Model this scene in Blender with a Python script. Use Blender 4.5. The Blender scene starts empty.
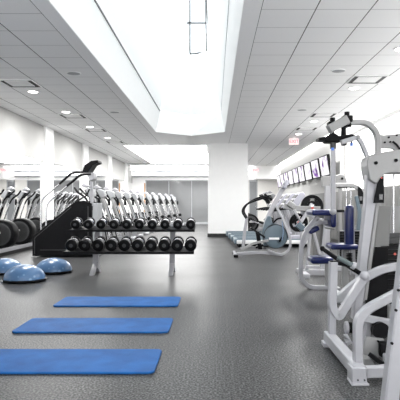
import bpy, bmesh, math, random
from mathutils import Vector, Matrix
random.seed(7)
C = bpy.context.scene.collection
S = bpy.context.scene
PI = math.pi
EYE, FOC, VX, VY = 1.15, 535.0, 214.3, 203.7
ORIG = {}

def at(px, py, Y):
    """world point at distance Y in front of the camera for a spot measured on the photograph"""
    return Vector(((px - VX) * Y / FOC, Y, EYE - (py - VY) * Y / FOC))

# ------------------------------------------------------------------ materials
def new_mat(name):
    m = bpy.data.materials.new(name); m.use_nodes = True
    nt = m.node_tree
    return m, nt, nt.nodes['Principled BSDF']

def mat(name, col, rough=0.5, metal=0.0, noise=0.0, nscale=8.0, bump=0.0, bscale=60.0, coat=0.0, spec=0.5):
    m, nt, p = new_mat(name)
    p.inputs['Roughness'].default_value = rough
    p.inputs['Metallic'].default_value = metal
    p.inputs['Coat Weight'].default_value = coat
    p.inputs['Specular IOR Level'].default_value = spec
    tc = nt.nodes.new('ShaderNodeTexCoord')
    n = nt.nodes.new('ShaderNodeTexNoise'); n.inputs['Scale'].default_value = nscale
    n.inputs['Detail'].default_value = 4
    nt.links.new(tc.outputs['Object'], n.inputs['Vector'])
    r = nt.nodes.new('ShaderNodeValToRGB')
    a = [max(0, c * (1 - noise)) for c in col]; b = [min(1, c * (1 + noise)) for c in col]
    r.color_ramp.elements[0].position = .3; r.color_ramp.elements[1].position = .7
    r.color_ramp.elements[0].color = (*a, 1); r.color_ramp.elements[1].color = (*b, 1)
    nt.links.new(n.outputs['Fac'], r.inputs['Fac'])
    nt.links.new(r.outputs['Color'], p.inputs['Base Color'])
    if bump:
        n2 = nt.nodes.new('ShaderNodeTexNoise'); n2.inputs['Scale'].default_value = bscale
        nt.links.new(tc.outputs['Object'], n2.inputs['Vector'])
        bp = nt.nodes.new('ShaderNodeBump'); bp.inputs['Strength'].default_value = bump
        bp.inputs['Distance'].default_value = .01
        nt.links.new(n2.outputs['Fac'], bp.inputs['Height'])
        nt.links.new(bp.outputs['Normal'], p.inputs['Normal'])
    return m

def emit(name, col, strength):
    m = bpy.data.materials.new(name); m.use_nodes = True
    nt = m.node_tree; nt.nodes.clear()
    e = nt.nodes.new('ShaderNodeEmission'); o = nt.nodes.new('ShaderNodeOutputMaterial')
    e.inputs['Color'].default_value = (*col, 1); e.inputs['Strength'].default_value = strength
    nt.links.new(e.outputs[0], o.inputs['Surface'])
    return m

def M(nt, op, a, b=None):
    n = nt.nodes.new('ShaderNodeMath'); n.operation = op
    for i, v in enumerate((a, b)):
        if v is None: continue
        if isinstance(v, (int, float)): n.inputs[i].default_value = v
        else: nt.links.new(v, n.inputs[i])
    return n.outputs[0]

def floor_mat():
    m, nt, p = new_mat('speckled_rubber')
    tc = nt.nodes.new('ShaderNodeTexCoord')
    n = nt.nodes.new('ShaderNodeTexNoise'); n.inputs['Scale'].default_value = 72; n.inputs['Detail'].default_value = 3
    nt.links.new(tc.outputs['Object'], n.inputs['Vector'])
    r = nt.nodes.new('ShaderNodeValToRGB')
    r.color_ramp.elements[0].position = .42; r.color_ramp.elements[0].color = (.016, .0162, .0166, 1)
    r.color_ramp.elements[1].position = .68; r.color_ramp.elements[1].color = (.17, .17, .172, 1)
    nt.links.new(n.outputs['Fac'], r.inputs['Fac'])
    sx = nt.nodes.new('ShaderNodeSeparateXYZ'); nt.links.new(tc.outputs['Object'], sx.inputs[0])
    # roll seams
    s1 = M(nt, 'LESS_THAN', M(nt, 'ABSOLUTE', M(nt, 'SUBTRACT', sx.outputs[0], .016)), .0022)
    s2 = M(nt, 'LESS_THAN', M(nt, 'ABSOLUTE', M(nt, 'SUBTRACT', sx.outputs[0], .127)), .0025)
    fr = M(nt, 'ABSOLUTE', M(nt, 'SUBTRACT', M(nt, 'FRACT', M(nt, 'DIVIDE', sx.outputs[1], 1.22)), .5))
    s3 = M(nt, 'LESS_THAN', fr, .0016)
    s = M(nt, 'MAXIMUM', M(nt, 'MAXIMUM', s1, s2), s3)
    mx = nt.nodes.new('ShaderNodeMixRGB'); mx.inputs['Color2'].default_value = (.2, .2, .2, 1)
    nt.links.new(M(nt, 'MULTIPLY', s, .22), mx.inputs['Fac']); nt.links.new(r.outputs['Color'], mx.inputs['Color1'])
    nt.links.new(mx.outputs['Color'], p.inputs['Base Color'])
    n3 = nt.nodes.new('ShaderNodeTexNoise'); n3.inputs['Scale'].default_value = 1.1; n3.inputs['Detail'].default_value = 5
    nt.links.new(tc.outputs['Object'], n3.inputs['Vector'])
    mr = nt.nodes.new('ShaderNodeMapRange'); mr.inputs['To Min'].default_value = .31; mr.inputs['To Max'].default_value = .40
    p.inputs['Specular IOR Level'].default_value = .05
    nt.links.new(n3.outputs['Fac'], mr.inputs['Value']); nt.links.new(mr.outputs[0], p.inputs['Roughness'])
    bp = nt.nodes.new('ShaderNodeBump'); bp.inputs['Strength'].default_value = .12; bp.inputs['Distance'].default_value = .002
    nt.links.new(n.outputs['Fac'], bp.inputs['Height']); nt.links.new(bp.outputs['Normal'], p.inputs['Normal'])
    return m

def tile_mat(name, x0, y0, pitch=.589):
    m, nt, p = new_mat(name)
    p.inputs['Roughness'].default_value = .9
    tc = nt.nodes.new('ShaderNodeTexCoord')
    sx = nt.nodes.new('ShaderNodeSeparateXYZ'); nt.links.new(tc.outputs['Object'], sx.inputs[0])
    def line(sock, off, w):
        f = M(nt, 'FRACT', M(nt, 'ADD', M(nt, 'DIVIDE', M(nt, 'SUBTRACT', sock, off), pitch), 50.5))
        return M(nt, 'LESS_THAN', M(nt, 'ABSOLUTE', M(nt, 'SUBTRACT', f, .5)), w)
    lx = line(sx.outputs[0], x0, .011); ly = M(nt, 'MULTIPLY', line(sx.outputs[1], y0, .013), .45)
    l = M(nt, 'MAXIMUM', lx, ly)
    n = nt.nodes.new('ShaderNodeTexNoise'); n.inputs['Scale'].default_value = 120
    nt.links.new(tc.outputs['Object'], n.inputs['Vector'])
    r = nt.nodes.new('ShaderNodeValToRGB')
    r.color_ramp.elements[0].color = (.88, .88, .88, 1); r.color_ramp.elements[1].color = (.95, .95, .95, 1)
    nt.links.new(n.outputs['Fac'], r.inputs['Fac'])
    mx = nt.nodes.new('ShaderNodeMixRGB'); mx.inputs['Color2'].default_value = (.10, .10, .10, 1)
    nt.links.new(l, mx.inputs['Fac']); nt.links.new(r.outputs['Color'], mx.inputs['Color1'])
    nt.links.new(mx.outputs['Color'], p.inputs['Base Color'])
    return m

def clear_glass(name, tint, trans):
    m = bpy.data.materials.new(name); m.use_nodes = True
    nt = m.node_tree; nt.nodes.clear()
    o = nt.nodes.new('ShaderNodeOutputMaterial')
    t = nt.nodes.new('ShaderNodeBsdfTransparent'); t.inputs[0].default_value = (*tint, 1)
    g = nt.nodes.new('ShaderNodeBsdfGlossy'); g.inputs['Roughness'].default_value = .03
    x = nt.nodes.new('ShaderNodeMixShader'); x.inputs[0].default_value = 1 - trans
    nt.links.new(t.outputs[0], x.inputs[1]); nt.links.new(g.outputs[0], x.inputs[2])
    nt.links.new(x.outputs[0], o.inputs['Surface'])
    return m

def screen_mat():
    m = bpy.data.materials.new('lit_screen'); m.use_nodes = True
    nt = m.node_tree; nt.nodes.clear()
    o = nt.nodes.new('ShaderNodeOutputMaterial'); e = nt.nodes.new('ShaderNodeEmission')
    tc = nt.nodes.new('ShaderNodeTexCoord'); oi = nt.nodes.new('ShaderNodeObjectInfo')
    mp = nt.nodes.new('ShaderNodeVectorMath'); mp.operation = 'ADD'
    cb = nt.nodes.new('ShaderNodeCombineXYZ')
    nt.links.new(M(nt, 'MULTIPLY', oi.outputs['Random'], 40), cb.inputs[0])
    nt.links.new(tc.outputs['Object'], mp.inputs[0]); nt.links.new(cb.outputs[0], mp.inputs[1])
    n = nt.nodes.new('ShaderNodeTexNoise'); n.inputs['Scale'].default_value = 3.2; n.inputs['Detail'].default_value = 3
    nt.links.new(mp.outputs[0], n.inputs['Vector'])
    r = nt.nodes.new('ShaderNodeValToRGB'); cr = r.color_ramp
    cr.elements[0].position = .30; cr.elements[0].color = (.05, .04, .06, 1)
    cr.elements[1].position = .6; cr.elements[1].color = (.85, .84, .88, 1)
    for ps, cl in ((.36, (.30, .13, .50, 1)), (.40, (.5, .46, .54, 1)), (.46, (.8, .78, .8, 1))):
        k = cr.elements.new(ps); k.color = cl
    nt.links.new(n.outputs['Fac'], r.inputs['Fac']); nt.links.new(r.outputs['Color'], e.inputs['Color'])
    e.inputs['Strength'].default_value = .9
    nt.links.new(e.outputs[0], o.inputs['Surface'])
    return m

def dome_mat():
    m, nt, p = new_mat('blue_vinyl')
    p.inputs['Roughness'].default_value = .3
    tc = nt.nodes.new('ShaderNodeTexCoord')
    v = nt.nodes.new('ShaderNodeTexVoronoi'); v.inputs['Scale'].default_value = 9.5
    nt.links.new(tc.outputs['Object'], v.inputs['Vector'])
    r = nt.nodes.new('ShaderNodeValToRGB'); cr = r.color_ramp
    cr.elements[0].position = .17; cr.elements[0].color = (.20, .34, .52, 1)
    cr.elements[1].position = .26; cr.elements[1].color = (.075, .165, .32, 1)
    nt.links.new(v.outputs['Distance'], r.inputs['Fac']); nt.links.new(r.outputs['Color'], p.inputs['Base Color'])
    return m

K = dict(
    white=mat('white_paint', (.90, .90, .895), .7, noise=.01),
    wallg=mat('pale_grey_paint', (.45, .448, .44), .75, noise=.015),
    mull=mat('skylight_frame_paint', (.085, .087, .09), .6),
    stripe=mat('blue_grey_stripe', (.20, .28, .42), .4),
    offwhite=mat('warm_white_paint', (.74, .725, .70), .7, noise=.02),
    soffit=mat('soffit_paint', (.93, .93, .93), .8, noise=.02, nscale=60),
    black=mat('black_trim', (.012, .012, .013), .45),
    floor=floor_mat(),
    tileL=tile_mat('ceiling_tile_left', -1.891, 5.88), tileR=tile_mat('ceiling_tile_right', .502, 5.754),
    frame=mat('silver_powder_coat', (.385, .385, .41), .34, metal=.05, noise=.02, nscale=30),
    frame2=mat('light_grey_powder_coat', (.29, .29, .29), .4, metal=.05, noise=.02, nscale=30),
    chrome=mat('brushed_steel', (.70, .70, .71), .25, metal=.9, noise=.04, nscale=40),
    steel=mat('grey_plastic', (.36, .37, .385), .45, noise=.05),
    dsteel=mat('dark_grey_plastic', (.045, .046, .048), .5, noise=.08),
    blk=mat('black_plastic', (.007, .007, .008), .45, noise=.2, nscale=20, spec=.09),
    rub=mat('black_rubber', (.007, .007, .008), .36, noise=.25, nscale=30, bump=.1, spec=.16),
    iron=mat('black_iron', (.006, .006, .007), .28, noise=.2, spec=.15),
    grip=mat('grey_green_grip', (.10, .125, .13), .6, noise=.1, bump=.2, bscale=200),
    blue=mat('navy_upholstery', (.003, .009, .078), .28, noise=.12, nscale=12, bump=.05),
    mat=mat('blue_foam', (.013, .100, .315), .6, noise=.2, nscale=5, bump=.15, bscale=220, spec=.12),
    dome=dome_mat(),
    teal=mat('blue_grey_plastic', (.105, .145, .175), .35, noise=.05),
    lilac=mat('pale_console_plastic', (.38, .38, .44), .35, noise=.03),
    belt=mat('treadmill_belt', (.035, .035, .037), .6, noise=.2, nscale=50),
    gpanel=mat('grey_panel', (.17, .17, .167), .55, noise=.05, nscale=3),
    gglass=mat('grey_back_painted_glass', (.19, .195, .20), .07, noise=.04, nscale=2),
    dglass=mat('dark_door_glass', (.20, .21, .22), .08, noise=.05),
    wood=mat('orange_wood', (.55, .30, .14), .5, noise=.1),
    label=mat('printed_label', (.16, .16, .165), .5, noise=.5, nscale=70),
    labelw=mat('white_label', (.85, .85, .85), .5),
    red=emit('exit_red', (.95, .05, .06), 1.1),
    exitw=emit('exit_face', (1, .80, .80), .8),
    bluep=mat('blue_sticker', (.08, .22, .7), .4),
    redp=mat('red_cap', (.6, .08, .06), .4),
    mirror=mat('mirror_silver', (.90, .905, .905), .01, metal=1.0),
    glass=clear_glass('skylight_glass', (.93, .97, 1.0), .93),
    fillglass=clear_glass('fill_window_glass', (.97, .98, 1.0), .95),
    dimglass=clear_glass('dimming_glass', (.82, .825, .83), .97),  # pane tint added to hold back daylight from the right window
    screen=screen_mat(),
    lamp=emit('lamp_glow', (1, .98, .95), 9.0),
    panel=emit('luminous_panel', (1, .995, .98), 8.0),
    cove=emit('cove_strip', (1, .995, .98), 17.0),
)

# ------------------------------------------------------------------ mesh builder
def fillet(pts, r, n=6):
    if r <= 0 or len(pts) < 3: return [Vector(p) for p in pts]
    pts = [Vector(p) for p in pts]; out = [pts[0]]
    for i in range(1, len(pts) - 1):
        a, b, c = pts[i-1], pts[i], pts[i+1]
        d1, d2 = (a - b), (c - b); l = min(d1.length, d2.length) * .49
        q = min(r, l)
        p0, p1 = b + d1.normalized() * q, b + d2.normalized() * q
        for k in range(n + 1):
            t = k / n
            out.append(p0 * (1-t)**2 + b * 2*t*(1-t) + p1 * t*t)
    out.append(pts[-1]); return out

class MB:
    def __init__(s): s.bm = bmesh.new()
    def box(s, c, d, rot=None):
        mt = Matrix.Translation(Vector(c))
        if rot is not None: mt = mt @ rot.to_4x4()
        bmesh.ops.create_cube(s.bm, size=1, matrix=mt @ Matrix.Diagonal((*d, 1)))
        return s
    def b2(s, lo, hi):
        lo, hi = Vector(lo), Vector(hi); return s.box((lo + hi) / 2, hi - lo)
    def rbox(s, c, d, r=.02, seg=3, rot=None):
        t = bmesh.new(); bmesh.ops.create_cube(t, size=1, matrix=Matrix.Diagonal((*d, 1)))
        r = min(r, min(d) * .49)
        bmesh.ops.bevel(t, geom=list(t.edges), offset=r, segments=seg, profile=.5, affect='EDGES')
        mt = Matrix.Translation(Vector(c))
        if rot is not None: mt = mt @ rot.to_4x4()
        bmesh.ops.transform(t, matrix=mt, verts=t.verts)
        me = bpy.data.meshes.new('t'); t.to_mesh(me); s.bm.from_mesh(me); bpy.data.meshes.remove(me); t.free()
        return s
    def cyl(s, p0, p1, r, r2=None, n=20):
        p0, p1 = Vector(p0), Vector(p1); d = p1 - p0
        q = d.to_track_quat('Z', 'Y').to_matrix().to_4x4()
        bmesh.ops.create_cone(s.bm, cap_ends=True, segments=n, radius1=r, radius2=r if r2 is None else r2,
                              depth=d.length, matrix=Matrix.Translation((p0 + p1) / 2) @ q)
        return s
    def ball(s, c, r, sc=(1, 1, 1), n=16):
        bmesh.ops.create_uvsphere(s.bm, u_segments=n, v_segments=n // 2, radius=r,
                                  matrix=Matrix.Translation(Vector(c)) @ Matrix.Diagonal((*sc, 1)))
        return s
    def tube(s, pts, w, h=None, r=.0, up=(0, 1, 0), n=0, seg=6):
        """n=0: rectangular w x h section (h along up); n>0: round, diameter w"""
        pts = fillet(pts, r, seg); h = w if h is None else h
        if n: sec = [(math.cos(2*PI*k/n) * w/2, math.sin(2*PI*k/n) * w/2) for k in range(n)]
        else:
            e = min(w, h) * .11; a, b = w/2, h/2
            sec = [(-a+e, -b), (a-e, -b), (a, -b+e), (a, b-e), (a-e, b), (-a+e, b), (-a, b-e), (-a, -b+e)]
        rings = []; up0 = Vector(up)
        for i, p in enumerate(pts):
            t = (pts[min(i+1, len(pts)-1)] - pts[max(i-1, 0)]).normalized()
            u = up0
            if abs(t.dot(u)) > .98: u = Vector((1, 0, 0)) if abs(t.x) < .9 else Vector((0, 0, 1))
            sd = t.cross(u).normalized(); u2 = sd.cross(t).normalized()
            rings.append([s.bm.verts.new(p + sd * x + u2 * y) for x, y in sec])
        m = len(sec)
        for a, b in zip(rings, rings[1:]):
            for k in range(m): s.bm.faces.new((a[k], a[(k+1) % m], b[(k+1) % m], b[k]))
        s.bm.faces.new(rings[0][::-1]); s.bm.faces.new(rings[-1])
        return s
    def prism(s, pts, ext):
        """polygon of 3D points pushed along the vector ext"""
        ext = Vector(ext)
        a = [s.bm.verts.new(Vector(p)) for p in pts]; b = [s.bm.verts.new(Vector(p) + ext) for p in pts]
        s.bm.faces.new(a); s.bm.faces.new(b[::-1]); m = len(a)
        for k in range(m): s.bm.faces.new((a[k], b[k], b[(k+1) % m], a[(k+1) % m]))
        return s
    def lathe(s, prof, o=(0, 0, 0), axis='Z', n=36, caps=True):
        o = Vector(o); rings = []
        for r, z in prof:
            ring = []
            for k in range(n):
                c, q = math.cos(2*PI*k/n) * r, math.sin(2*PI*k/n) * r
                v = {'Z': (c, q, z), 'Y': (c, z, q), 'X': (z, c, q)}[axis]
                ring.append(s.bm.verts.new(o + Vector(v)))
            rings.append(ring)
        for a, b in zip(rings, rings[1:]):
            for k in range(n): s.bm.faces.new((a[k], a[(k+1) % n], b[(k+1) % n], b[k]))
        if caps: s.bm.faces.new(rings[0][::-1]); s.bm.faces.new(rings[-1])
        return s
    def build(s, name, m, parent=None, bevel=0.0, ang=35, flat=False):
        bmesh.ops.remove_doubles(s.bm, verts=s.bm.verts, dist=1e-6)
        bmesh.ops.recalc_face_normals(s.bm, faces=s.bm.faces)
        if parent is not None: og = ORIG[parent]
        elif name in ('floor', 'ceiling'): og = Vector((0, 0, 0))      # keeps tile and seam patterns in room coordinates
        else:
            vs = [v.co for v in s.bm.verts]
            lo = [min(v[i] for v in vs) for i in range(3)]; hi = [max(v[i] for v in vs) for i in range(3)]
            og = Vector(((lo[0]+hi[0])/2, (lo[1]+hi[1])/2, lo[2]))
        bmesh.ops.translate(s.bm, verts=s.bm.verts, vec=-og)
        me = bpy.data.meshes.new(name); s.bm.to_mesh(me); s.bm.free()
        me.materials.append(K[m])
        for p in me.polygons: p.use_smooth = not flat
        me.set_sharp_from_angle(angle=math.radians(ang))
        o = bpy.data.objects.new(name, me); C.objects.link(o); ORIG[o] = og
        if parent is not None: o.parent = parent
        else: o.location = og
        if bevel:
            b = o.modifiers.new('bevel', 'BEVEL'); b.width = bevel; b.segments = 2; b.limit_method = 'ANGLE'
        return o

def thing(name, label, cat, loc=(0, 0, 0), group=None):
    o = bpy.data.objects.new(name, None); C.objects.link(o); o.empty_display_size = .1
    o.location = loc; ORIG[o] = Vector(loc); o['label'] = label; o['category'] = cat
    if group: o['group'] = group
    return o
def tag(o, label, cat, group=None):
    o['label'] = label; o['category'] = cat
    if group: o['group'] = group
    return o
def struct(o): o['kind'] = 'structure'; return o
def dup(root, loc, label, rz=None):
    r = root.copy(); C.objects.link(r); r.location = loc; r['label'] = label
    if rz is not None: r.rotation_euler = (0, 0, rz)
    for ch in list(root.children):
        c = ch.copy(); C.objects.link(c); c.parent = r
        for g in ch.children:
            d = g.copy(); C.objects.link(d); d.parent = c
    return r
ORD = ['first', 'second', 'third', 'fourth', 'fifth', 'sixth', 'seventh', 'eighth', 'ninth', 'tenth', 'eleventh', 'twelfth']

# ================================================================== THE ROOM
XL, XR, YB, YF, ZC = -4.63, 3.6, 30.0, -3.0, 3.24
OX0, OX1, OXM, OYE, OYP = -1.706, .31, -.69, 15.6, 16.5      # skylight opening
TH = .12
struct(MB().b2((XL-.2, 1.6, -.1), (XR+.2, YB+.6, 0)).build('floor', 'floor'))
struct(MB().b2((XL-.2, YF-.2, -.1), (XR+.2, 1.6, 0)).build('floor', 'white'))   # unseen pale floor added behind the camera to bounce light upwards
# ceiling: tiled fields left and right, plain soffit around the opening, field beyond it
struct(MB().b2((XL, YF, ZC), (-1.891, YB, ZC+TH)).build('ceiling', 'tileL'))
struct(MB().b2((.502, YF, ZC), (3.445, YB, ZC+TH)).build('ceiling', 'tileR'))
m = MB()
m.prism([(-1.891, YF, ZC), (OX0, YF, ZC), (OX0, OYE, ZC), (OXM, OYP, ZC), (OXM, YB, ZC), (-1.891, YB, ZC)], (0, 0, TH))
m.prism([(.502, YF, ZC), (OX1, YF, ZC), (OX1, OYE, ZC), (OXM, OYP, ZC), (OXM, YB, ZC), (.502, YB, ZC)], (0, 0, TH))
struct(m.build('ceiling', 'soffit'))
# skylight well: walls lean inwards to a slot, then inwards again to the glazing
ZS, ZT = 3.86, 5.70
AX0, AX1, AYE, AYP = -1.60, .20, 15.7, 16.6
BX0, BX1, BYE, BYP = -1.34, -.16, 15.9, 16.4
def well(m, a, b, za, zb):
    (x0, x1, ye, yp), (u0, u1, ve, vp) = a, b
    A = [Vector((x0, YF, za)), Vector((x0, ye, za)), Vector((OXM, yp, za)), Vector((x1, ye, za)), Vector((x1, YF, za))]
    B = [Vector((u0, YF, zb)), Vector((u0, ve, zb)), Vector((OXM, vp, zb)), Vector((u1, ve, zb)), Vector((u1, YF, zb))]
    outs = [Vector((-.06, 0, 0)), Vector((-.05, .05, 0)), Vector((.05, .05, 0)), Vector((.06, 0, 0))]
    for k in range(4): m.prism([A[k], A[k+1], B[k+1], B[k]], outs[k])
m = MB(); well(m, (OX0+.004, OX1-.004, OYE-.004, OYP-.004), (AX0, AX1, AYE, AYP), ZC+.004, ZS)
well(m, (AX0, AX1, AYE, AYP), (BX0, BX1, BYE, BYP), ZS+.02, ZT)
struct(m.build('trim_1', 'white', flat=True))
struct(MB().b2((AX0-.03, YF, ZS-.004), (AX0+.012, 15.9, ZS+.02)).build('trim_2', 'black'))
struct(MB().b2((AX1-.008, YF, ZS), (AX1+.02, 15.9, ZS+.014)).build('trim_2', 'steel'))
# glazed steep gable on top of the well
RX, RZ, QX = -.736, 8.2, -.28
struct(MB().b2((BX0-.04, YF, ZT), (BX0+.02, 16.2, ZT+.05)).build('trim_9', 'white'))
fr = struct(MB().b2((BX1-.02, YF, ZT), (BX1+.05, 16.2, ZT+.06))
            .tube([(RX, YF, RZ), (RX, 16.2, RZ)], .07).tube([(QX, YF, RZ), (QX, 16.2, RZ)], .07).build('window_1', 'mull'))
m = MB()
for k in range(16):
    y = 14.7 - k * 1.2
    m.tube([(BX0, y, ZT), (RX, y, RZ)], .022, .03)
m.build('rafter', 'mull', fr)
m = MB()
for a, b in (((RX, ZT-.02), (RX, RZ)), ((QX+.04, ZT+.05), (QX, RZ)), ((RX-.12, 6.62), (QX+.02, 6.62)), ((RX, RZ), (QX, RZ))):
    m.tube([(a[0], 16.2, a[1]), (b[0], 16.2, b[1])], .06, .05)
m.tube([(RX, 16.2, ZT-.02), (BX1, 16.2, ZT+.06)], .05, .05)
m.tube([(RX-.05, 16.2, ZT+.1), (RX-.05, 16.2, RZ)], .025, .03)
m.build('mullion', 'mull', fr)
m = MB()
m.prism([(BX0, YF, ZT+.03), (BX0, 16.15, ZT+.03), (RX, 16.15, RZ), (RX, YF, RZ)], (-.01, 0, .004))
m.prism([(BX1, YF, ZT+.03), (BX1, 16.15, ZT+.03), (QX, 16.15, RZ), (QX, YF, RZ)], (.01, 0, .001))
m.prism([(QX, YF, RZ), (QX, 16.15, RZ), (RX, 16.15, RZ), (RX, YF, RZ)], (0, 0, .01))
m.prism([(BX0, 16.23, ZT), (BX1, 16.23, ZT), (QX, 16.23, RZ), (RX, 16.23, RZ)], (0, .01, 0))
m.build('pane', 'glass', fr)

# left wall: plain header above the mirrors, pilasters
struct(MB().b2((XL-.15, YF, 0), (XL, YB, ZC+TH)).build('wall_left', 'wallg'))
struct(MB().b2((XL, YF, 2.30), (XL+.035, YB, ZC)).build('trim_3', 'wallg'))
PIL = [(14.4, 15.1), (18.6, 19.3), (23.0, 23.7), (27.4, 28.1)]
for a, b in PIL: struct(MB().b2((XL, a, 0), (XL+.10, b, ZC)).build('trim_4', 'white', bevel=.004))
struct(MB().b2((XL, YF, 0), (XL+.02, YB, .085)).build('baseboard_left', 'black'))
struct(MB().b2((XL, YF, .085), (XL+.03, YB, .17)).build('trim_5', 'frame'))
segs = [(6.35, 8.65, 'before the weight area'), (8.65, 10.95, 'beside the blue half balls'), (10.95, 13.25, 'beside the stair climber'),
        (13.25, 14.4, 'ending at the nearest wall pilaster'), (15.1, 18.6, 'between the nearest and second pilasters'),
        (19.3, 23.0, 'between the second and third pilasters'), (23.7, 27.4, 'between the third and farthest pilasters'),
        (28.1, 29.9, 'past the farthest pilaster')]
for a, b, t in segs:
    tag(MB().b2((XL, a+.004, .17), (XL+.02, b-.004, 2.30)).build('wall_mirror', 'mirror'),
        'tall wall mirror on the left wall ' + t, 'mirror', 'mirrors along the left wall')

# right wall with a bright window band near the weight machines
WY0, WY1, WZ0, WZ1 = -2.0, 15.3, 1.52, 3.0
m = MB().b2((XR, YF, 0), (XR+.15, YB, WZ0)).b2((XR, YF, WZ1), (XR+.15, YB, ZC+TH)).b2((XR, WY1, WZ0), (XR+.15, YB, WZ1)).b2((XR, YF, WZ0), (XR+.15, WY0, WZ1))
struct(m.build('wall_right', 'wallg'))
fr = MB()
for k in range(6): fr.b2((XR+.09, WY0 + 3.86*k - .02, WZ0), (XR+.13, WY0 + 3.86*k + .02, WZ1))
fr = struct(fr.build('window_2', 'white'))
MB().b2((XR+.10, WY0, WZ0), (XR+.11, WY1, WZ1)).build('pane', 'dimglass', fr)
m = MB()
y = 5.0
while y < 20:
    m.b2((XR-.05, y, .1), (XR, y+.20, WZ0-.02)); y += .215
struct(m.build('trim_6', 'gpanel', bevel=.006))
struct(MB().b2((XR-.02, WY1, 0), (XR, YB, .1)).build('baseboard_right', 'black'))
struct(MB().b2((3.445, YF, ZC+.10), (XR+.02, YB, ZC+TH+.03)).build('ceiling', 'white'))
tag(MB().b2((3.455, 4, ZC+.06), (3.56, 29.5, ZC+.095)).build('cove_light', 'cove'), 'long white light strip in the ceiling cove along the right wall', 'light')

# back wall: header with ledges, grey glass partition, door
struct(MB().b2((XL, YB, 2.48), (XR, YB+.15, ZC+TH)).build('wall_back', 'white'))
struct(MB().b2((XL, YB, 0), (-3.86, YB+.15, 2.48)).build('wall_back', 'white'))
struct(MB().b2((2.42, YB, 0), (XR, YB+.15, 2.48)).build('wall_back', 'offwhite'))
for z, t in ((2.93, 'upper'), (2.66, 'lower')):
    struct(MB().b2((XL, YB-.24, z-.012), (1.9, YB-.19, z+.06)).b2((XL, YB-.24, z-.012), (1.9, YB, z+.01)).build('trim_7', 'steel'))
    tag(MB().b2((XL+.05, YB-.15, z+.012), (1.85, YB-.06, z+.035)).build('ledge_fill_light', 'cove'), 'added fill light strip lying in the %s wall ledge above the glass partition' % t, 'light')  # strips added to brighten the header wall
struct(MB().b2((XL, 27.65, ZC-.05), (1.2, 27.8, ZC)).build('trim_7', 'steel'))  # grey strip stands in for a thin shadow line on the ceiling
struct(MB().b2((2.3, YB-.9, 2.50), (XR, YB, ZC-.02)).build('trim_8', 'white'))
wf = MB().b2((-3.86, YB, 2.42), (1.3, YB+.1, 2.48)).b2((-3.86, YB, 0), (1.3, YB+.1, .12))
for x in (-3.83, -2.55, -1.27, .02, 1.27): wf.b2((x-.02, YB, .1), (x+.02, YB+.1, 2.44))
wf = struct(wf.build('window_3', 'steel'))
MB().b2((-3.86, YB+.04, .1), (1.3, YB+.06, 2.44)).build('pane', 'gglass', wf)
struct(MB().b2((1.3, YB, 0), (1.95, YB+.15, 2.48)).build('wall_back', 'offwhite'))
dr = struct(MB().b2((1.95, YB-.02, 0), (2.0, YB+.1, 2.44)).b2((2.37, YB-.02, 0), (2.42, YB+.1, 2.44)).b2((1.95, YB-.02, 2.38), (2.42, YB+.1, 2.48)).build('door_1', 'steel'))
MB().b2((2.0, YB+.02, 0), (2.37, YB+.06, 2.38)).build('pane', 'dglass', dr)
MB().tube([(2.33, YB-.06, .9), (2.33, YB-.06, 1.3)], .02, n=10).build('door_handle', 'chrome', dr)
tag(MB().b2((-3.93, YB-.03, .0), (-3.87, YB, 2.3)).build('timber_post', 'wood'), 'thin orange timber post at the left edge of the glass partition', 'post')
# rear wall (behind the camera); its wide window is added as daylight fill
m = MB().b2((XL, YF-.15, 0), (XR, YF, .08)).b2((XL, YF-.15, 3.15), (XR, YF, ZC+TH)).b2((XL, YF-.15, .08), (XL+.1, YF, 3.15)).b2((XR-.1, YF-.15, .08), (XR, YF, 3.15))
m.prism([(OX0-.2, YF-.15, ZC+TH), (OX1+.2, YF-.15, ZC+TH), (BX1+.1, YF-.15, ZT+.1), (QX+.05, YF-.15, RZ+.1), (RX-.05, YF-.15, RZ+.1), (BX0-.1, YF-.15, ZT+.1)], (0, .15, 0))
struct(m.build('wall_front', 'white'))
fr = MB()
for k in range(5): x = XL + .1 + k * 2.0; fr.b2((x-.03, YF-.1, .08), (x+.03, YF-.04, 3.15))
fr = struct(fr.build('fill_window', 'white'))
MB().b2((XL+.1, YF-.08, .08), (XR-.1, YF-.07, 3.15)).build('pane', 'fillglass', fr)
# square column
co = thing('column', 'wide white square column with black base beyond the dumbbell rack', 'column', (.47, 19.2, 0))
MB().b2((-.22, 18.5, .0), (1.165, 19.9, ZC)).build('shaft', 'white', co, bevel=.006)
MB().b2((-.235, 18.485, 0), (1.18, 19.915, .12)).build('base_trim', 'black', co)

# luminous ceiling panels far back
for k, (a, b, t) in enumerate(((19.0, 21.75, 'nearest'), (21.85, 24.6, 'middle'), (24.7, 27.5, 'farthest'))):
    p = thing('ceiling_light_panel', 'big white glowing ceiling panel at the back, %s of three' % t, 'light', (-1.6, (a+b)/2, ZC), 'glowing ceiling panels')
    for x0, x1 in ((-3.2, -.3 if k == 0 else 1.35),):
        MB().b2((x0, a, ZC-.03), (x1, b, ZC-.012)).build('diffuser', 'panel', p)
        MB().b2((x0-.05, a-.03, ZC-.025), (x0, b+.03, ZC)).b2((x1, a-.03, ZC-.025), (x1+.05, b+.03, ZC)).b2((x0, a-.03, ZC-.025), (x1, a, ZC)).b2((x0, b, ZC-.025), (x1, b+.03, ZC)).build('trim', 'white', p)

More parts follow.
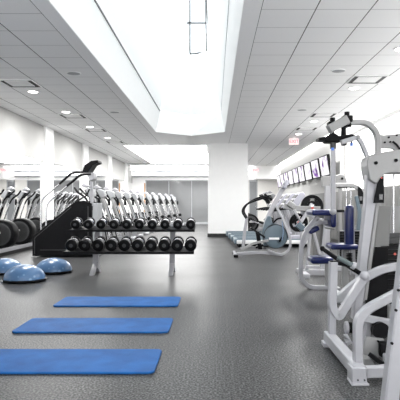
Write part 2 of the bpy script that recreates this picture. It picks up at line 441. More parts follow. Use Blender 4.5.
# vents, downlights, speakers
def vent(x, y, label):
    v = thing('ceiling_vent', label, 'vent', (x, y, ZC), 'square ceiling vents')
    h = .28
    MB().b2((x-h, y-h, ZC-.008), (x+h, y+h, ZC)).build('backing', 'blk', v)
    f = MB()
    for sx in (-1, 1):
        f.b2((x+sx*h-.012, y-h, ZC-.012), (x+sx*h+.012, y+h, ZC)).b2((x-h, y+sx*h-.012, ZC-.012), (x+h, y+sx*h+.012, ZC))
    f.build('frame', 'white', v)
    MB().b2((x-.195, y-.235, ZC-.016), (x+.195, y+.17, ZC-.008)).build('plate', 'white', v, bevel=.004)
for side, x, ys in (('left', -3.365, (9.3, 12.75, 15.2, 18.1)), ('right', 2.56, (9.0, 12.6, 14.9))):
    for k, y in enumerate(ys): vent(x, y, 'white square vent with dark slots in the %s ceiling, %s from the camera' % (side, ORD[k]))
LAMPS = []
def downlight(x, y, label):
    d = thing('downlight', label, 'light', (x, y, ZC), 'small round downlights')
    MB().lathe([(.095, ZC-.012), (.105, ZC-.010), (.11, ZC), (.09, ZC)], (x, y, 0)).build('trim_ring', 'white', d)
    MB().cyl((x, y, ZC-.014), (x, y, ZC-.004), .085, n=28).build('lamp', 'lamp', d)
    LAMPS.append((x, y))
for side, x, ys in (('left', -3.37, (9.95, 12.15, 14.5, 16.9)), ('right', 2.52, (7.2, 9.65, 13.5, 16.0))):
    for k, y in enumerate(ys): downlight(x, y, 'small lit round downlight in the %s ceiling, %s from the camera' % (side, ORD[k]))
for x, y, t in ((-2.25, 8.56, 'left ceiling, nearest the camera'), (-2.27, 12.2, 'left ceiling, farther of the two there'), (1.95, 8.4, 'right ceiling, nearest the camera'), (1.95, 11.9, 'right ceiling, farther of the two there')):
    s = thing('ceiling_speaker', 'round grey flush speaker in the ' + t, 'speaker', (x, y, ZC), 'round ceiling speakers')
    MB().cyl((x, y, ZC-.010), (x, y, ZC), .115, n=28).build('rim', 'white', s)
    MB().lathe([(.0, ZC-.018), (.06, ZC-.016), (.1, ZC-.010), (.1, ZC-.008)], (x, y, 0), n=28).build('grille', 'steel', s)

def text(body, size, loc, parent, mname, name):
    cu = bpy.data.curves.new('t', 'FONT'); cu.body = body; cu.size = size; cu.extrude = .002
    cu.align_x = 'CENTER'; cu.align_y = 'CENTER'
    o = bpy.data.objects.new('t', cu); C.objects.link(o)
    me = bpy.data.meshes.new_from_object(o.evaluated_get(bpy.context.evaluated_depsgraph_get()))
    bpy.data.objects.remove(o)
    me.transform(Matrix.Translation(Vector(loc) - ORIG[parent]) @ Matrix.Rotation(PI/2, 4, 'X'))
    me.materials.clear(); me.materials.append(K[mname]); me.name = name
    r = bpy.data.objects.new(name, me); C.objects.link(r); r.parent = parent; ORIG[r] = ORIG[parent]
    return r
for x, y, z, sc, label in ((2.50, 16.8, ZC-.03, 1.0, 'red EXIT sign hanging from the right ceiling above the television row'),
                           (2.25, 29.05, 3.08, 1.0, 'small red EXIT sign on the back wall above the grey door')):
    e = thing('exit_sign', label, 'sign', (x, y, z))
    MB().rbox((x, y, z-.11), (.31, .04, .20), .01).build('case', 'exitw', e)
    MB().b2((x-.03, y-.015, z-.02), (x+.03, y+.015, z+.03)).build('mount', 'white', e)
    text('EXIT', .145, (x, y-.023, z-.11), e, 'red', 'lettering')

# ================================================================== MATS, HALF BALLS
def slab(x0, x1, y0, y1, h, r):
    pts = []
    for cx, cy, a0 in ((x1-r, y0+r, -90), (x1-r, y1-r, 0), (x0+r, y1-r, 90), (x0+r, y0+r, 180)):
        for k in range(7):
            a = math.radians(a0 + 15*k); pts.append((cx + r*math.cos(a), cy + r*math.sin(a), 0))
    return MB().prism(pts, (0, 0, h))
for y0, t in ((3.60, 'nearest the camera, cut by the left edge of the picture'), (4.735, 'middle one of three on the floor'), (5.95, 'farthest of three, nearest the dumbbell rack')):
    tag(slab(-1.805, -.405, y0, y0+.575, .018, .05).build('exercise_mat', 'mat', bevel=.006), 'blue foam exercise mat ' + t, 'mat', 'blue exercise mats on the floor')

def halfball(x, y, label):
    b = thing('balance_half_ball', label, 'balance ball', (x, y, 0), 'blue balance half balls')
    MB().lathe([(.25, 0), (.30, .004), (.315, .02), (.315, .038), (.295, .045)], (x, y, 0), n=48).build('platform', 'blk', b)
    prof = [(.298*math.cos(a), .042 + .205*math.sin(a)) for a in [i*PI/2/14 for i in range(15)]]
    prof[-1] = (.004, prof[-1][1])
    MB().lathe(prof, (x, y, 0), n=48).build('dome', 'dome', b, ang=60)
    MB().box((x-.268, y-.165, .028), (.07, .012, .020), Matrix.Rotation(math.radians(-58), 3, 'Z')).build('label', 'labelw', b)
halfball(-2.82, 7.95, 'blue half ball with black base, frontmost of three beside the stair climber')
halfball(-2.68, 8.92, 'blue half ball with black base, closest to the dumbbell rack')
halfball(-3.47, 8.85, 'blue half ball with black base cut by the left picture edge')

# ================================================================== DUMBBELL RACK
rk = thing('dumbbell_rack', 'two-tier black and silver dumbbell rack full of black dumbbells', 'rack', (-1.35, 8.8, 0))
TL = math.radians(10)
def shelf(x0, x1, y0, z0, dep):
    c, s_ = math.cos(TL), math.sin(TL); m = MB()
    m.prism([(x0, y0, z0), (x1, y0, z0), (x1, y0, z0+.04), (x0, y0, z0+.04)], (0, .03, 0))
    m.prism([(x0, y0+.02, z0), (x0, y0+dep*c, z0+dep*s_), (x0, y0+dep*c, z0+dep*s_+.02), (x0, y0+.02, z0+.022)], (x1-x0, 0, 0))
    m.prism([(x0, y0+dep*c, z0+dep*s_), (x0, y0+dep*c, z0+dep*s_+.03), (x0, y0+dep*c+.02, z0+dep*s_+.03), (x0, y0+dep*c+.02, z0+dep*s_)], (x1-x0, 0, 0))
    return m
shelf(-2.37, -.32, 8.36, .36, .38).build('shelf', 'blk', rk, bevel=.004)
shelf(-2.37, -.32, 8.72, .69, .34).build('shelf', 'blk', rk, bevel=.004)
for x in (-1.97, -.70):
    MB().tube([(x, 8.86, .08), (x, 9.08, .80)], .055, .09, up=(1, 0, 0)).build('upright', 'frame', rk)
    MB().prism([(x-.035, 8.55, 0), (x-.035, 8.63, .05), (x-.035, 8.84, .17), (x-.035, 8.96, .17), (x-.035, 9.08, .05), (x-.035, 9.16, 0), (x-.035, 9.02, 0), (x-.035, 8.90, .09), (x-.035, 8.80, .09), (x-.035, 8.70, 0)], (.07, 0, 0)).build('foot', 'frame', rk, bevel=.004)
    MB().tube([(x, 8.90, .33), (x, 8.50, .385)], .04, .05, up=(1, 0, 0)).build('bracket', 'frame', rk)
MB().tube([(-1.97, 8.97, .36), (-.70, 8.97, .36)], .05, .05).build('brace', 'frame2', rk)

def make_bell(r, label, group):
    t = thing('dumbbell', label, 'dumbbell', (0, 0, 0), group)
    rot = Matrix.Rotation(TL, 4, 'X')
    def fin(m, name, mm):
        bmesh.ops.transform(m.bm, matrix=rot, verts=m.bm.verts); return m.build(name, mm, t, ang=30)
    L = r * .80
    for s_ in (-1, 1):
        y0 = s_ * .062
        h = fin(MB().lathe([(r*.72, y0), (r*.98, y0 + s_*.012), (r, y0 + s_*.03), (r, y0 + s_*(L-.012)), (r*.90, y0 + s_*L), (r*.60, y0 + s_*(L+.003))], axis='Y', n=28), 'head', 'iron')
        f = MB().lathe([(r*.32, y0 + s_*(L+.002)), (r*.34, y0 + s_*(L+.006)), (.004, y0 + s_*(L+.007))], axis='Y', n=20)
        bmesh.ops.transform(f.bm, matrix=rot, verts=f.bm.verts)
        ORIG[h] = Vector((0, 0, 0)); f.build('end_cap', 'dsteel', h)
    fin(MB().cyl((0, -.085, 0), (0, .085, 0), .017, n=14), 'handle', 'chrome')
    fin(MB().lathe([(r*.55, -.063), (r*.86, -.061), (r*.86, -.042), (r*.5, -.034)], axis='Y', n=24), 'collar', 'chrome')
    fin(MB().lathe([(r*.55, .063), (r*.84, .061), (r*.84, .048), (r*.5, .042)], axis='Y', n=24), 'collar', 'chrome')
    return t
for tier, r, x0, dx, y, z in (('lower', .094, -2.255, .209, 8.36, .36), ('upper', .077, -2.29, .211, 8.72, .69)):
    dep = .19
    cy = y + dep*math.cos(TL); cz = z + .024 + dep*math.sin(TL) + r/math.cos(TL) + .002
    proto = None
    for k in range(10):
        lab = 'black round-headed dumbbell on the %s rack shelf, %s from the left' % (tier, ORD[k])
        lc = (x0 + dx*k, cy, cz)
        if proto is None:
            proto = make_bell(r, lab, 'dumbbells on the %s shelf' % tier); proto.location = lc
        else: dup(proto, lc, lab)

# ================================================================== STAIR CLIMBER
Y0, Y1 = 11.5, 12.3
sc = thing('stair_climber', 'black stair climber machine with long silver handrails behind the half balls', 'stair climber', (-3.2, 11.9, 0))
def q(px, py, Y=Y0): return at(px, py, Y)
side = [(32.3, 256), (32.3, 237), (71, 204.5), (76, 201.5), (84, 200.5), (91.5, 203.5), (92.5, 256)]
for yy in (Y0, Y1-.05):
    P_ = [at(a, b, Y0) for a, b in side]
    MB().prism([Vector((p.x, yy, p.z)) for p in P_], (0, .05, 0)).build('side_panel', 'blk', sc, bevel=.008)
m = MB()
for k in range(5):                                   # the steps between the side panels
    x = -3.82 + k*.21; z = .32 + k*.17
    m.b2((x, Y0+.05, max(.05, z-.30)), (x+.26, Y1-.05, z))
m.build('step', 'dsteel', sc, bevel=.006)
m = MB()
for pts in ([(34.5, 254), (34.5, 238), (71, 207)], [(40, 250), (88, 250), (88, 206)]):
    m.tube([at(a, b, Y0-.004) for a, b in pts], .014, .010, r=.03)
m.build('trim_line', 'dsteel', sc)
MB().prism([at(92.6, 203, Y0), at(97.5, 203, Y0), at(97.5, 256, Y0), at(92.6, 256, Y0)], (0, .5, 0)).build('drive_cover', 'steel', sc, bevel=.01)
MB().prism([at(31.5, 257, Y0), at(98, 257, Y0), at(98, 258.2, Y0), at(31.5, 258.2, Y0)], (0, .82, 0)).build('base', 'blk', sc)
MB().tube([at(92, 206, 11.9), at(91.6, 178, 11.9)], .055, .08).build('mast', 'frame', sc)
for (low, up_, Y) in (([(46, 230), (46.5, 204), (67, 186)], [(67, 186), (80.5, 174.5), (91, 174)], Y0+.03), ([(41, 232), (41, 200), (59.5, 184)], [(59.5, 184), (72, 172.6), (86, 171.8), (92, 175)], Y1-.03)):
    h = MB().tube([at(a, b, Y) for a, b in low], .036, r=.12, n=12).build('handrail', 'chrome', sc)
    MB().tube([at(a, b, Y) for a, b in up_], .054, r=.10, n=12).build('grip', 'rub', h)
MB().tube([at(76, 203, Y0+.06), at(81, 198.5, Y0+.06), at(86.5, 196, Y0+.1), at(89.5, 189, Y0+.1)], .035, r=.06, n=12).build('grab_bar', 'rub', sc)
cs = MB().prism([at(82, 172, 11.7), at(84.5, 165, 11.7), at(91, 160.8, 11.7), at(97.5, 160, 11.7), at(98.2, 162.5, 11.7), at(93, 164.5, 11.7), at(88, 172.5, 11.7)], (0, .42, 0)).build('console', 'blk', sc, bevel=.008)
MB().prism([at(83.2, 170.5, 11.72), at(85.6, 165.2, 11.72), at(84.8, 164.8, 11.72), at(82.4, 170.1, 11.72)], (0, .34, 0)).build('display', 'steel', cs)
MB().prism([at(86, 172.6, 11.74), at(94, 172.6, 11.74), at(94, 179, 11.74), at(90, 181, 11.74)], (0, .3, 0)).build('bracket', 'frame', sc, bevel=.01)

# ================================================================== LEFT ROW OF CROSS TRAINERS (rear drum to the mirror)
def make_trainer(label, group):
    t = thing('elliptical_trainer', label, 'elliptical trainer', (0, 0, 0), group)
    # drum
    MB().lathe([(.20, -.19), (.34, -.18), (.36, -.14), (.36, .14), (.34, .18), (.20, .19)], (-.66, 0, .40), 'Y', n=36).build('drum_cover', 'blk', t)
    for s_ in (-1, 1):
        MB().lathe([(.27, s_*.185), (.28, s_*.196), (.255, s_*.199), (.25, s_*.19)], (-.66, 0, .40), 'Y', n=36).build('drum_rim', 'dsteel', t)
        MB().box((-.60, s_*.20, .44), (.17, .006, .045)).build('badge', 'labelw', t)
    m = MB().tube([(-1.02, 0, .06), (.75, 0, .06)], .09, .08)
    m.rbox((-.98, 0, .05), (.10, .62, .09), .02).rbox((.72, 0, .05), (.12, .62, .09), .02)
    m.build('base', 'frame', t)
    for s_ in (-1, 1):
        MB().tube([(-.66, s_*.24, .50), (-.15, s_*.24, .33), (.48, s_*.22, .22)], .05, .06, r=.2).build('stride_bar', 'chrome', t)
        MB().rbox((-.12, s_*.24, .375), (.40, .14, .04), .015, rot=Matrix.Rotation(.25, 3, 'Y')).build('pedal', 'blk', t)
        MB().tube([(.66, s_*.13, .10), (.60, s_*.13, .45), (.40, s_*.12, 1.05), (.28, s_*.11, 1.32)], .055, .045, r=.3).build('mast', 'frame2', t)
        MB().tube([(.635, s_*.085, .22), (.585, s_*.085, .50), (.40, s_*.08, 1.05)], .05, .02, r=.2).build('mast_gap_strip', 'stripe' if s_ < 0 else 'blk', t)  # blue-grey strip paints in a light-blue reflection; black one fills the gap
        h = MB().tube([(.52, s_*.27, .25), (.40, s_*.27, .80), (.27, s_*.27, 1.15)], .045, n=12, r=.2).build('swing_arm', 'chrome', t)
        ORIG[h] = Vector((0, 0, 0))
        MB().tube([(.27, s_*.27, 1.15), (.20, s_*.28, 1.30), (.02, s_*.29, 1.42), (-.08, s_*.24, 1.54)], .052, n=12, r=.12).build('grip', 'rub', h)
    m = MB().prism([(.26, -.15, 1.30), (.15, -.15, 1.50), (.21, -.15, 1.55), (.34, -.15, 1.50), (.37, -.15, 1.34)], (0, .30, 0))
    c = m.build('console', 'steel', t, bevel=.015); ORIG[c] = Vector((0, 0, 0))
    MB().prism([(.13, -.10, 1.545), (.04, -.10, 1.60), (.12, -.10, 1.66), (.25, -.10, 1.58)], (0, .20, 0)).build('monitor', 'frame', c, bevel=.012)
    MB().prism([(.135, -.13, 1.50), (.225, -.13, 1.33), (.215, -.13, 1.325), (.125, -.13, 1.495)], (0, .26, 0)).build('display', 'blk', c)
    for s_ in (-1, 1):
        MB().cyl((.585, s_*.05, .56), (.585, s_*.17, .56), .075, n=18).build('joint_cover', 'blk', t)
        MB().tube([(.50, s_*.25, .30), (.30, s_*.25, .62), (.12, s_*.25, .42)], .03, n=10, r=.1).build('linkage', 'blk', t)
    MB().tube([(.16, -.30, 1.34), (.08, -.30, 1.40), (.05, 0, 1.43), (.08, .30, 1.40), (.16, .30, 1.34)], .035, r=.1, n=10).build('fixed_bar', 'rub', t)
    MB().lathe([(.035, .0), (.04, .10), (.03, .17), (.018, .2)], (.46, 0, 1.1), n=14).build('bottle_holder', 'blk', t)
    return t
ys = [13.25, 14.55, 15.85, 17.15, 18.5, 19.9, 21.3, 22.7, 24.1, 25.5, 26.9, 28.3]
xo = [0, 0, 0, 0, .05, .10, .16, .28, .42, .58, .75, .92]
tr = None
for k, y in enumerate(ys):
    lab = 'silver cross trainer with black rear drum in the mirror row, %s from the stair climber' % ORD[k]
    lc = (-3.32 + xo[k], y, 0)
    if tr is None: tr = make_trainer(lab, 'cross trainers along the mirrors'); tr.location = lc
    else: dup(tr, lc, lab)

# ================================================================== RIGHT CROSS TRAINER IN FRONT OF THE TREADMILLS
Ye = 11.6
e = thing('elliptical_trainer', 'silver cross trainer with round blue-grey drive cover in front of the treadmills', 'elliptical trainer', at(264, 256, Ye) * 1)
ORIG[e].z = 0; e.location.z = 0
def E(px, py, dy=0):
    p = at(px, py, Ye); p.y += dy; return p
m = MB().tube([E(235, 254.3, .05), E(262, 252), E(282, 254.8)], .06, .09, r=.3)
m.tube([E(235, 254.3, .05) + Vector((0, -.25, 0)), E(235, 254.3, .05) + Vector((0, .55, 0))], .055, .055, up=(0, 0, 1))
m.build('base', 'frame', e)
MB().box(E(235.5, 255.2, -.22), (.09, .07, .055)).box(E(235.5, 255.2, .6), (.09, .07, .055)).build('end_cap', 'blk', e)
MB().lathe([(.15, -.02), (.255, 0), (.27, .03), (.27, .25), (.255, .28), (.15, .30)], E(275.5, 236.5), 'Y', n=40).build('drive_cover', 'teal', e)
MB().lathe([(.264, -.001), (.266, -.006), (.259, -.006), (.257, -.001)], E(275.5, 236.5), 'Y', n=40).build('cover_ring', 'dsteel', e)
MB().prism([E(264, 246), E(262, 233), E(265, 222), E(267.5, 216), E(271, 216), E(272, 222), E(284, 226), E(284, 246)], (0, .22, 0)).build('housing', 'teal', e, bevel=.02)
MB().box(E(274, 238.5, -.03), (.22, .012, .045)).build('badge', 'labelw', e)
MB().tube([E(266.5, 222, .1), E(272.5, 208, .1), E(286.5, 183, .1)], .10, .10, r=.3).build('mast', 'frame', e)
MB().rbox(E(286, 184.5, .1), (.08, .30, .20), .025, rot=Matrix.Rotation(.5, 3, 'Y')).build('console', 'lilac', e)
MB().tube([E(268, 250, -.05), E(280, 255.5, -.05), E(289.5, 250, -.05), E(290.5, 239, -.05), E(285, 224, -.02), E(276, 206, 0)], .05, .05, r=.25).build('side_loop', 'frame', e)
for dy in (-.12, .42):
    k = 1.0 if dy < 0 else 0
    h = MB().tube([E(242 + (1-k)*3, 249.5, dy), E(243.5 + (1-k)*3, 232, dy), E(246 + (1-k)*2.5, 218, dy)], .042, n=12, r=.2).build('swing_arm', 'frame', e)
    MB().tube([E(246 + (1-k)*2.5, 218.5, dy), E(241 + (1-k)*3, 211, dy), E(246 + (1-k)*2, 204, dy), E(257, 200 - (1-k)*1.5, dy), E(269, 196 - (1-k), dy)], .042, n=12, r=.22).build('grip', 'rub', h)
    MB().tube([E(241, 250, dy), E(252, 249 - 6*k, dy), E(268, 250 - 10*k, dy)], .05, .05, r=.1).build('stride_bar', 'frame2', e)
MB().prism([E(249.5, 228, -.16), E(251, 226.8, -.16), E(265, 236.3, -.16), E(264, 238, -.16)], (0, .16, 0)).build('pedal', 'rub', e, bevel=.008)
MB().prism([E(257, 249.8, .3), E(256.6, 247.8, .3), E(271, 243.2, .3), E(271.6, 245.4, .3)], (0, .16, 0)).build('pedal', 'rub', e, bevel=.008)
MB().prism([E(256, 232, .15), E(260, 232, .15), E(263, 250, .15), E(259, 250, .15)], (0, .08, 0)).build('strut', 'blk', e, bevel=.005)
MB().tube([E(272.5, 223, -.08), E(277, 218.5, -.08), E(281, 218, -.08)], .04, n=10, r=.05).build('grab_bar', 'rub', e)
MB().tube([E(281.5, 221, -.08), E(283, 232, -.08), E(281.5, 240, -.08)], .018, n=8, r=.1).build('cable', 'stripe', e)
MB().cyl(E(279, 241.5, -.05), E(282.5, 237, -.05), .022, n=10).build('knob', 'blk', e)

# ================================================================== TREADMILLS
def make_tread(label):
    t = thing('treadmill', label, 'treadmill', (0, 0, 0), 'treadmills facing the televisions')
    MB().rbox((1.0, 0, .13), (1.92, .52, .06), .01).build('belt', 'belt', t)
    m = MB()
    for s_ in (-1, 1): MB().rbox((1.0, s_*.31, .19), (1.94, .13, .07), .02).build('side_rail', 'teal', t)
    for s_ in (-1, 1): MB().rbox((1.0, s_*.35, .15), (1.92, .06, .10), .01).build('rail_skirt', 'labelw', t)
    m.rbox((.03, 0, .155), (.10, .74, .14), .03)
    m.build('rear_cap', 'teal', t)
    MB().box((1.0, 0, .05), (1.8, .56, .06)).box((.12, .28, .03), (.1, .08, .06)).box((.12, -.28, .03), (.1, .08, .06)).build('chassis', 'blk', t)
    m = MB().rbox((1.72, 0, .20), (.48, .66, .20), .06); m.build('motor_cover', 'lilac', t)
    for s_ in (-1, 1):
        MB().tube([(1.80, s_*.36, .10), (1.62, s_*.36, .75), (1.52, s_*.36, 1.12)], .09, .06, r=.2).build('upright', 'frame', t)
        MB().tube([(1.55, s_*.36, 1.03), (1.30, s_*.36, 1.02), (1.02, s_*.36, .96)], .045, n=12, r=.1).build('handrail', 'rub', t)
    c = MB().prism([(1.36, -.40, 1.00), (1.58, -.40, .98), (1.84, -.40, 1.36), (1.78, -.40, 1.46), (1.70, -.40, 1.44)], (0, .80, 0)).build('console', 'lilac', t, bevel=.02)
    ORIG[c] = Vector((0, 0, 0))
    for z0 in (0, .13, .26):
        MB().prism([(1.385 + z0*.78, -.34, 1.04 + z0), (1.45 + z0*.78, -.34, 1.122 + z0), (1.44 + z0*.78, -.34, 1.13 + z0), (1.375 + z0*.78, -.34, 1.048 + z0)], (0, .68, 0)).build('display', 'dsteel', c)
    return t
tw = None
for k, y in enumerate((14.35, 15.5, 16.65, 17.8)):
    lab = 'treadmill with blue-grey rails facing the right wall, %s from the camera' % ORD[k]
    if tw is None: tw = make_tread(lab); tw.location = (.545, y, 0)
    else: dup(tw, (.545 - .045*k, y, 0), lab)
for k, (x, y) in enumerate(((2.05, 21.0), (2.05, 22.4), (2.1, 23.8))):
    dup(tr, (x, y, 0), 'silver cross trainer seen right of the column behind the treadmills, %s from the camera' % ORD[k], rz=0)['group'] = 'cross trainers right of the column'

# ================================================================== TELEVISIONS
def make_tv(label):
    t = thing('wall_television', label, 'television', (0, 0, 0), 'televisions along the right wall')
    b = MB().rbox((0, 0, 0), (.09, .98, .62), .012).build('case', 'blk', t); ORIG[b] = Vector((0, 0, 0))
    MB().b2((-.051, -.46, -.275), (-.044, .46, .275)).build('screen', 'screen', t)
    MB().tube([(.03, 0, 0), (.18, .0, 0)], .06, .06).build('wall_arm', 'dsteel', t)
    return t
tv = None
for k, y in enumerate((15.95, 17.35, 18.75, 20.15, 21.55, 22.95, 24.35, 25.75, 27.15)):
    lab = 'black wall television with lit screen on the right wall, %s from the camera' % ORD[k]
    lc = (3.32, y, 2.28)
    if tv is None: tv = make_tv(lab); tv.location = lc; tv.rotation_euler = (0, math.radians(-9), math.radians(2))
    else: dup(tv, lc, lab)

# ================================================================== WEIGHT MACHINES
def bolts(m, spots, Y, r=.018, d=.02):
    for a, b in spots:
        p = at(a, b, Y); m.cyl(p, p - Vector((0, d, 0)), r, n=14)
    return m
def poly(spots, Y): return [at(a, b, Y) for a, b in spots]

# ---- A: chest machine nearest the camera
A = thing('chest_press_machine', 'silver-white weight machine with dark angled grips, nearest at the right picture edge', 'weight machine', (1.1, 4.2, 0))
m = MB().b2((.890, 3.42, .03), (.968, 4.36, .115)); m.build('base_beam', 'frame', A, bevel=.008)
MB().b2((.874, 3.39, .0), (.968, 3.52, .105)).b2((.866, 3.365, 0), (.976, 3.5, .016)).build('foot', 'frame', A, bevel=.005)
MB().b2((.875, 4.27, 0), (.985, 4.38, .035)).build('foot', 'frame', A, bevel=.005)
bolts(MB(), [(357.8, 380), (364.5, 380)], 3.39, .006, .006).build('bolt', 'dsteel', A)
MB().tube([(.98, 3.47, .06), (1.10, 3.48, .06), (1.20, 3.56, .06), (1.22, 3.78, .06)], .06, .07, r=.12, up=(0, 0, 1)).build('base_beam', 'frame', A)
MB().tube([at(332, 345, 4.28), at(331.8, 300, 4.28), at(332, 285, 4.28)], .058, .058).build('post', 'frame', A)
MB().tube([at(333.2, 262, 4.05), at(332, 307, 4.05), at(338.5, 317.5, 4.05), at(364.5, 277, 4.05)], .058, .07, r=.03).build('lever_arm', 'frame', A)
MB().ball(at(364.5, 276, 4.03), .036, (1, 1.3, 1)).build('arm_cap', 'frame', A)
MB().tube([at(322.5, 248.6, 4.35), at(341, 261.5, 4.22), at(359.5, 273, 4.08)], .035, n=14, r=.05).ball(at(322.5, 248.6, 4.35), .022).build('handle', 'blk', A)
MB().tube([at(337.5, 257.2, 3.9), at(353, 265.5, 3.86)], .034, n=14).build('grip', 'grip', A)
MB().cyl(at(352, 265, 3.86), at(355, 266.6, 3.86), .026, n=16).build('grip_end', 'frame', A)
MB().tube([at(330, 262.5, 4.05), at(341, 263.5, 4.06), at(354, 267, 3.92)], .032, n=10, r=.03).build('handle_bar', 'blk', A)
MB().tube([at(339, 299, 4.4), at(352, 286, 4.4), at(368, 275.5, 4.4), at(385, 268, 4.4), at(410, 265, 4.4)], .06, .08, r=.2).build('arc_tube', 'frame', A)
MB().tube([at(336, 299.5, 4.4), at(345, 294.5, 4.4)], .066, .085).build('arc_bumper', 'steel', A)
MB().tube([at(357.8, 374, 3.52), at(357.8, 320, 3.52), at(367, 309, 3.55), at(412, 285.5, 3.6)], .055, .07, r=.09).build('bent_tube', 'frame', A)
MB().tube([at(388.5, 408, 3.0), at(396.5, 340, 3.0), at(405.5, 268, 3.0), at(413, 208, 3.0)], .080, .09, r=.3).build('front_post', 'frame', A)
bolts(MB(), [(395.6, 310), (398, 290), (391.5, 343)], 2.955, .008, .012).build('bolt', 'blk', A)
# linkage low between the tubes
MB().tube([at(364, 318, 4.0), at(392, 323, 4.0)], .05, .06).tube([at(369, 318, 4.05), at(364, 352, 4.05)], .05, .05).build('link_tube', 'frame', A)
MB().prism(poly([(366, 337), (384, 339), (386, 357), (362, 358)], 3.9), (0, .03, 0)).build('link_plate', 'frame2', A, bevel=.004)
bolts(MB(), [(378, 341)], 3.9, .008).build('bolt', 'blk', A)
MB().lathe([(.02, -.03), (.062, -.03), (.055, 0), (.062, .03), (.02, .03)], at(380, 330, 3.95), 'Y', n=24).build('pulley', 'blk', A)
MB().rbox(at(384, 349, 3.85), (.07, .06, .11), .015).build('pivot_block', 'blk', A)
MB().tube([at(371, 355, 3.75), at(387, 367, 3.6)], .03, .05).build('step_bar', 'blk', A)
MB().prism(poly([(364, 358), (372, 360), (378, 371), (364, 372)], 3.72), (0, .12, 0)).build('step_plate', 'frame2', A, bevel=.004)
c = at(348.5, 327.5, 4.25)
MB().lathe([(.012, -.03), (.046, -.028), (.05, -.02), (.05, -.006), (.012, -.004)], c, 'X', n=24).build('roller', 'frame', A)
MB().lathe([(.012, -.002), (.044, 0), (.044, .026), (.012, .028)], c, 'X', n=24).build('roller_cover', 'blk', A)
MB().tube([at(345.5, 336, 4.22), at(349, 343, 4.15), at(344, 344, 4.1)], .03, .05).build('roller_bracket', 'frame', A)
# mast, cowl, weight stack
Ym = 4.8
MB().prism(poly([(367.2, 166), (377, 170), (376.5, 200), (368, 262), (362, 320), (353, 320), (359.5, 262), (366, 200)], Ym), (0, .10, 0)).build('mast', 'frame', A, bevel=.01)
MB().prism(poly([(377, 202), (379.5, 202), (372, 262), (367, 300), (364, 300), (368.3, 262)], Ym + .02), (0, .07, 0)).build('mast_edge', 'frame2', A)
MB().prism(poly([(379, 206), (391, 206), (389, 246), (375, 246)], Ym + .06), (0, .03, 0)).build('shroud', 'gpanel', A)
MB().prism(poly([(375, 247), (388, 247), (387, 335), (361, 335), (366, 300), (371.5, 265)], Ym + .10), (0, .03, 0)).build('shroud', 'blk', A)
MB().prism(poly([(392, 206), (430, 206), (430, 246), (388, 246)], Ym + .40), (0, .02, 0)).build('shroud', 'frame2', A)
cw = MB().prism(poly([(367.5, 168), (367, 161), (369, 156.5), (374, 154), (386, 151.5), (400, 149.5), (430, 147), (430, 173), (390, 173), (384.5, 174.5), (380, 178.5), (377, 184), (370, 180)], Ym - .06), (0, .22, 0)).build('cowl', 'frame2', A, bevel=.01)
bolts(MB(), [(375.6, 163), (395.6, 160.4)], Ym - .06, .015).build('bolt', 'blk', cw)
MB().prism(poly([(373.5, 203), (377, 184), (380, 178.5), (384, 175), (384, 203)], Ym - .05), (0, .008, 0)).build('instruction_plate', 'blk', A)
m = MB().box(at(381, 197, Ym-.053), (.03, .004, .045))
m.build('instruction_diagram', 'label', A)
MB().cyl(at(381.6, 177.8, Ym-.053), at(381.6, 177.8, Ym-.06), .008, n=12).build('warning_dot', 'redp', A)
for px in (393.6, 412): MB().cyl(at(px, 173, 5.05), at(px, 300, 5.05), .011, n=12).build('guide_rod', 'chrome', A)
m = MB()
for k in range(12):
    z = .22 + k*.046; c = at(405, 250, 5.05); m.b2((c.x-.20, 4.96, z), (c.x+.20, 5.14, z+.043))
m.build('weight_stack', 'rub', A)
MB().b2((at(382, 250, 5.05).x, 4.95, .78), (at(428, 250, 5.05).x, 5.15, .83)).b2((at(386, 250, 5.05).x, 4.98, .83), (at(400, 250, 5.05).x, 5.1, .875)).build('top_plate', 'dsteel', A, bevel=.006)
MB().b2((at(384, 250, 5.05).x, 4.90, .0), (at(428, 250, 5.05).x, 5.20, .22)).build('stack_base', 'frame2', A)
MB().cyl(at(395, 254, 4.93), at(395, 254, 4.9), .012, n=12).build('selector_pin', 'redp', A)

# ---- B: fly machine with hanging arm and blue back pad
Yb = 6.3
B = thing('chest_fly_machine', 'weight machine with black overhead pivots, hanging silver arm and tall blue back pad', 'weight machine', (1.75, 6.8, 0))
def b_(a, c, d=0): return at(a, c, Yb + d)
MB().tube([b_(346, 122.2, -.1), b_(367, 122.2), b_(377.5, 133), b_(378, 170), b_(378, 285)], .062, .08, r=.16).build('arch_tube', 'frame2', B)
MB().prism(poly([(378, 134), (384, 135), (400, 133.5), (430, 133), (430, 158), (402, 156), (397, 151.5), (392, 148.5), (380, 148)], Yb + .01), (0, .05, 0)).build('top_plate', 'frame2', B, bevel=.006)
bolts(MB(), [(384.5, 142.5), (388.5, 137.5), (396.5, 135.5), (390, 142), (393, 142)], Yb + .01, .011).build('bolt', 'blk', B)
MB().tube([b_(393.5, 142, -.01), b_(396.5, 144.5, -.01), b_(400, 149.5, -.01)], .02, .02).build('slot', 'blk', B)
MB().tube([b_(356, 137, -.12), b_(360.5, 141, -.12), b_(368, 158, -.10), b_(369, 185, -.06)], .046, .055, r=.08).build('support_tube', 'frame', B)
MB().tube([b_(341, 142.5, -.28), b_(358.5, 137, -.28)], .05, .06).build('cross_arm', 'frame', B)
MB().cyl(b_(358.5, 137, -.31), b_(358.5, 137, -.33), .022, n=16).build('pivot_cap', 'frame2', B)
MB().tube([b_(329, 129.5, -.3), b_(347, 119.5, -.22)], .10, .07).build('pivot_arm', 'frame2', B)
m = MB()
for a, c, d in ((332.5, 123.5, -.2), (347, 117.5, -.1)):
    p = b_(a, c, d); m.rbox(p - Vector((0, 0, .02)), (.11, .12, .075), .012).cyl(p, p + Vector((0, 0, .065)), .03, n=8)
